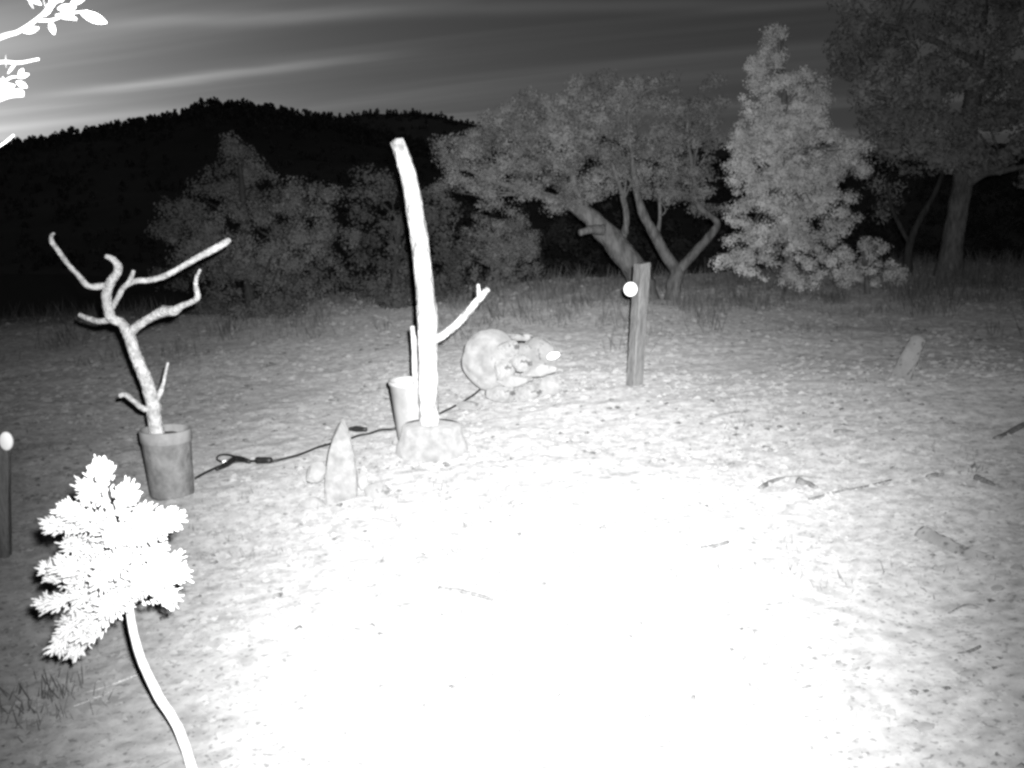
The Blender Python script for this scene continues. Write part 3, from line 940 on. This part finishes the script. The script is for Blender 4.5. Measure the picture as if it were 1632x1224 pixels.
# ================================================================== posts with round reflectors
def post(name, label, rlabel, base_px, top_px, width, rotz, refl, rr, m='postwood', ry=None, lean=True):
    b = hit(*base_px)
    y = b.y + width * .5
    t = at(top_px[0], top_px[1], y)
    root = thing(name, label, 'post', b)
    h = t.z - b.z
    dx = t.x - b.x
    w = width / 2
    vs = []
    rings = [(0, 1), (.25, 1), (.5, .99), (.75, 1.0), (.985, 1.0), (1.0, .93)]
    outl = [(-1, -.86), (-.86, -1), (.86, -1), (1, -.86), (1, .86), (.86, 1), (-.86, 1), (-1, .86)]
    cr, sr = math.cos(rotz), math.sin(rotz)
    for z, s in rings:
        for a, c in outl:
            wx, wy = a * w * s, c * w * s
            j = .003 * noise.noise((a * 3, c * 3, z * 9))
            vs.append((b.x + dx * z + wx * cr - wy * sr + j, y + wx * sr + wy * cr + j, b.z - .05 + (h + .05) * z + (.006 * a if z == 1 else 0)))
    n = 8
    fs = [(i * n + k, i * n + (k + 1) % n, (i + 1) * n + (k + 1) % n, (i + 1) * n + k) for i in range(len(rings) - 1) for k in range(n)]
    fs.append(tuple((len(rings) - 1) * n + k for k in range(n)))
    mb = MB(); mb.add(vs, fs)
    mb.build('timber', M[m], root, smooth=False)
    c = at(refl[0], refl[1], y - width * .75)
    k = c.y / F
    sx, sz = rr[0] * k, rr[1] * k
    seg = 28
    prof = [(.001, -.013), (.75, -.012), (.95, -.008), (1.0, 0), (.97, .012), (.001, .014)]
    vs = [(c.x + r * sx * math.cos(6.2832 * q / seg), c.y + d, c.z + r * sz * math.sin(6.2832 * q / seg)) for r, d in prof for q in range(seg)]
    fs = [(i * seg + q, i * seg + (q + 1) % seg, (i + 1) * seg + (q + 1) % seg, (i + 1) * seg + q) for i in range(len(prof) - 1) for q in range(seg)]
    mb = MB(); mb.add(vs, fs)
    mb.build('reflector', M['white'], root)['label'] = rlabel
    mb = MB()
    tube(mb, [c + Vector((0, .012, 0)), Vector((b.x + dx * .75, y, c.z))], [.012, .012], 8, 3)
    mb.build('bracket', M[m], root)
post('timber_post', 'square timber post with a bright round disc near its top', 'bright white round disc', (1012, 616), (1024, 419), .105, R(33), (1005, 461), (11, 11.5))
post('dark_stake', 'dark stake at the left frame edge carrying a pale oval reflector', 'pale oval reflector', (2, 890), (6, 690), .05, R(10), (10, 703), (11, 16))

# leaning stake at right
b = hit(1438, 604)
ls = thing('leaning_stake', 'short pale stake leaning right on the open ground at right', 'stake', b)
mb = MB()
tube(mb, [at(1432, 612, b.y), at(1445, 580, b.y), at(1458, 552, b.y - .03), at(1466, 539, b.y - .04)], [.075, .07, .062, .05], 10, 5, .12, 14)
mb.build('stake', M['stone_d'], ls)

# ================================================================== things lying on the ground
def lying(name, label, pts, r, m='stick', cat='stick', group=None, lift=.25, rough=.25):
    P = []
    for a, c in pts:
        p = hit(a, c)
        P.append(Vector((p.x, p.y, ground_z(p.x, p.y) + r * lift)))
    t = thing(name, label, cat, P[0], group)
    mb = MB()
    n_ = len(P)
    tube(mb, P, [r * (1 - .55 * i / (n_ - 1)) for i in range(n_)], 8, 5, rough, 20, pts[0][0])
    mb.build('wood', M[m], t)
lying('fallen_log', 'short half-buried log at the right, beyond the white glare', [(1470, 853), (1500, 868), (1540, 882), (1580, 893)], .045, 'stone_d', cat='log', lift=.0)
lying('fallen_branch', 'dark fallen branch at the right frame edge', [(1588, 704), (1612, 690), (1650, 668)], .026, 'stick', cat='branch')
lying('fallen_stick', 'curved dry stick arching over the pale ground at right', [(1212, 780), (1232, 768), (1262, 762), (1300, 764), (1335, 768)], .014)
lying('fallen_stick', 'long thin stick below the curved stick at right', [(1290, 798), (1330, 786), (1370, 778), (1420, 766)], .010)
lying('fallen_stick', 'short thick stick just below the curved one', [(1272, 770), (1288, 774), (1302, 780)], .024)
lying('fallen_stick', 'short dark stick right of the curved one, near the edge', [(1556, 764), (1572, 770), (1590, 778)], .020, 'stick')
lying('fallen_stick', 'faint forked stick lying in the bright ground below the concrete foot', [(700, 940), (730, 944), (760, 950), (785, 958)], .013)
lying('fallen_stick', 'short stick lying beside the bright pool of light, centre right', [(1120, 878), (1140, 872), (1160, 866)], .016)
lying('fallen_stick', 'dark short stick in the middle distance right of centre', [(1330, 690), (1345, 688), (1362, 690)], .016, 'stick')
lying('fallen_stick', 'short stick left of the fallen log', [(1480, 762), (1492, 759), (1504, 757)], .018)
lying('fallen_stick', 'pale stick pair on the shaded ground left of the sapling stem', [(100, 1120), (140, 1106), (185, 1090), (222, 1076)], .007, 'twigwood')
lying('fallen_stick', 'lower pale stick on the shaded ground left of the sapling stem', [(118, 1128), (160, 1112), (200, 1096)], .006, 'twigwood')
lying('fallen_stick', 'dark stick lying near the bottom right corner', [(1525, 1048), (1545, 1040), (1562, 1032)], .009, 'stick')
lying('fallen_stick', 'thin arched stick at right, above the bottom corner', [(1512, 980), (1545, 965), (1585, 985), (1610, 1004)], .005, 'stick')
for i, (a, c, rx, ry) in enumerate([(1545, 1075, 15, 9), (1590, 940, 14, 8), (1622, 908, 13, 9), (1480, 1160, 26, 8)]):
    p = hit(a, c)
    rock('clod', ['dark clod of earth near the bottom right corner', 'dark flat clod at the right, below the log end', 'dark clod at the right frame edge below the log', 'broad low clod at the very bottom, right of the glare'][i], a, c, rx, ry, p.y, 60 + i, 'stone_d', facet=.2, cat='clod')

# pale stones that stand out one by one
spots = [(352, 792, 11, 7), (375, 800, 9, 6), (405, 820, 9, 6), (440, 826, 11, 7), (425, 838, 14, 6), (485, 846, 10, 6), (330, 752, 10, 7), (312, 776, 8, 8), (520, 600, 8, 5), (550, 595, 8, 5), (480, 655, 9, 6), (455, 640, 7, 4),
         (1008, 666, 10, 5), (595, 838, 12, 6), (640, 830, 12, 6), (690, 815, 10, 6), (755, 540, 7, 4), (905, 540, 8, 5), (930, 556, 9, 4), (960, 565, 8, 4), (1075, 545, 8, 4), (1110, 560, 8, 4), (1175, 600, 9, 4), (1215, 655, 9, 4), (1300, 640, 8, 4), (1345, 585, 7, 4), (1390, 700, 9, 4), (1408, 722, 10, 5), (1285, 720, 9, 4), (1520, 755, 11, 5), (1540, 712, 9, 4), (1560, 600, 8, 4), (1490, 580, 8, 4),
         (75, 640, 9, 5), (140, 662, 9, 5), (60, 720, 8, 5), (180, 600, 8, 4), (200, 745, 9, 5), (110, 575, 8, 4), (390, 600, 8, 4), (430, 570, 8, 4), (1220, 545, 8, 4), (1260, 600, 8, 4), (1140, 690, 9, 5), (1085, 720, 9, 5), (1200, 740, 10, 5), (1545, 850, 12, 6), (1600, 870, 10, 5), (1440, 950, 14, 7), (1500, 900, 10, 5), (1420, 990, 12, 7), (1530, 945, 12, 6)]
base_meshes = [rock_mesh('stone', (1, 1, 1), 80 + i, .25, .06, ICO2, 'pebble') for i in range(5)]
marks = {'the grey pot': (270, 770), 'the standing stone': (545, 760), 'the concrete foot': (690, 715), 'the rock pile': (815, 600), 'the timber post': (1015, 560), 'the leaning stake': (1450, 575),
         'the fallen log': (1520, 870), 'the dark stake at the left edge': (6, 790), 'the branch at the right edge': (1610, 690), 'the curved stick': (1270, 765), 'the tall pale juniper': (1262, 440), 'the hose valve': (370, 742)}
words = ['nearest', 'second nearest', 'third nearest', 'fourth nearest', 'fifth nearest', 'sixth nearest', 'seventh nearest', 'eighth nearest', 'ninth nearest', 'tenth nearest', 'eleventh nearest', 'twelfth nearest']
ranks = {m_: sorted(spots, key=lambda q: math.hypot(q[0] - v_[0], q[1] - v_[1])) for m_, v_ in marks.items()}
stone_labels = {}
for q in spots:
    m_ = min(marks, key=lambda t: ranks[t].index(q) + 0.001 * math.hypot(q[0] - marks[t][0], q[1] - marks[t][1]))
    stone_labels[q[:2]] = 'small pale loose stone, the %s one to %s' % (words[min(11, ranks[m_].index(q))], m_)
for a, c, rx, ry in spots:
    p = hit(a, c)
    k = p.y / F
    o = link('stone', base_meshes[random.randrange(5)])
    o.location = p + Vector((0, rx * k * .4, ry * k * .15))
    o.scale = (rx * k, rx * k * .8, ry * k)
    o.rotation_euler = (0, random.uniform(-.2, .2), random.uniform(0, 6))
    tag(o, stone_labels[(a, c)], 'stone', 'loose pale stones')

# gravel, litter and dry grass that nobody could count
def scatter(name, label, cat, n, size, mt, ylim, flat=.5, seedv=1):
    Vs, Fs = [], []
    tet = np.array([(1, 0, -.3), (-.5, .87, -.3), (-.5, -.87, -.3), (.2, .1, .75), (-.3, .3, .6)])
    tf = [(0, 1, 3), (1, 4, 3), (1, 2, 4), (2, 0, 3), (2, 3, 4)]
    r_ = random.Random(seedv)
    for i in range(n):
        y = ylim[0] * (ylim[1] / ylim[0]) ** r_.random()
        x = r_.uniform(-.58, .58) * y
        if noise.noise((x * .8, y * .8, seedv)) < r_.uniform(-.5, .25):
            continue
        if mt == 'stick' and y < 5.5 and r_.random() < .8:
            continue
        s = size * r_.choice((.4, .5, .6, .8, 1.0, 1.5)) * (.6 + .12 * y)
        a = r_.uniform(0, 6.28)
        R_ = np.array([[math.cos(a), -math.sin(a), 0], [math.sin(a), math.cos(a), 0], [0, 0, flat]])
        P = tet * (1 + .5 * (rng.random((5, 1)) - .5)) @ R_.T * s + np.array([x, y, ground_z(x, y) + s * flat * .2])
        b = len(Vs)
        Vs += [tuple(q) for q in P]
        Fs += [tuple(j + b for j in q) for q in tf]
    m = bpy.data.meshes.new(name)
    m.from_pydata(Vs, [], Fs)
    o = link(name, m, M[mt])
    o['kind'] = 'stuff'
    tag(o, label, cat)
scatter('gravel', 'pale gravel strewn over the bare ground', 'gravel', 26000, .017, 'pebble', (2.0, 20), .55, 1)
scatter('soil_crumbs', 'dark crumbs and litter strewn over the bare ground', 'litter', 9000, .015, 'stick', (2.0, 20), .45, 2)

def grass():
    C, H = [], []
    r_ = random.Random(5)
    def tuft(x, y, n, h, spread):
        for _ in range(n):
            gx, gy = x + r_.gauss(0, spread), y + r_.gauss(0, spread)
            C.append((gx, gy, ground_z(gx, gy))); H.append(h * r_.uniform(.4, 1.2))
    for _ in range(4200):                                # rank grass along the foot of the trees
        y = r_.uniform(9.0, 18.5)
        x = r_.uniform(-.6, .6) * y
        dens = sm(9.5, 14, y) * (.45 + .55 * sm(-2, 3, x))
        if noise.noise((x * .8, y * .8, 9)) > r_.uniform(-.45, .5) or r_.random() > dens:
            continue
        tuft(x, y, 16, r_.choice((.08, .1, .13, .16, .2, .3)), r_.uniform(.06, .14))
    for _ in range(500):                                 # short sparse tufts nearer
        y = r_.uniform(3.5, 11)
        x = r_.uniform(-.58, .58) * y
        if noise.noise((x * .7, y * .7, 2)) < .1:
            continue
        tuft(x, y, 7, r_.uniform(.02, .05), .05)
    for px, py, n, h in ((865, 478, 60, .30), (880, 476, 60, .36), (845, 480, 40, .22), (1470, 470, 90, .3), (1500, 460, 80, .3), (1540, 455, 60, .35), (1120, 490, 60, .2), (1180, 488, 60, .2), (1330, 485, 60, .2), (910, 500, 40, .2), (60, 1110, 40, .07), (90, 1130, 40, .06), (30, 1140, 40, .06)):
        p = hit(px, py)
        tuft(p.x, p.y, n, h, .09)
    C_, H_ = np.array(C), np.array(H)[:, None]
    n = len(C_)
    a = rng.uniform(0, 6.283, n)
    side = np.stack([np.cos(a), np.sin(a), np.zeros(n)], 1)
    lean = rng.normal(size=(n, 3)) * .3
    lean[:, 2] = 1
    w = .006 + .02 * H_
    tip = C_ + lean * H_
    V = np.stack([C_ - side * w * .5, C_ + side * w * .5, tip], 1)
    o = np_mesh('dry_grass', V, 3, M['grass'])
    o['kind'] = 'stuff'
    tag(o, 'dry grass and low herbage along the foot of the trees', 'grass')
grass()
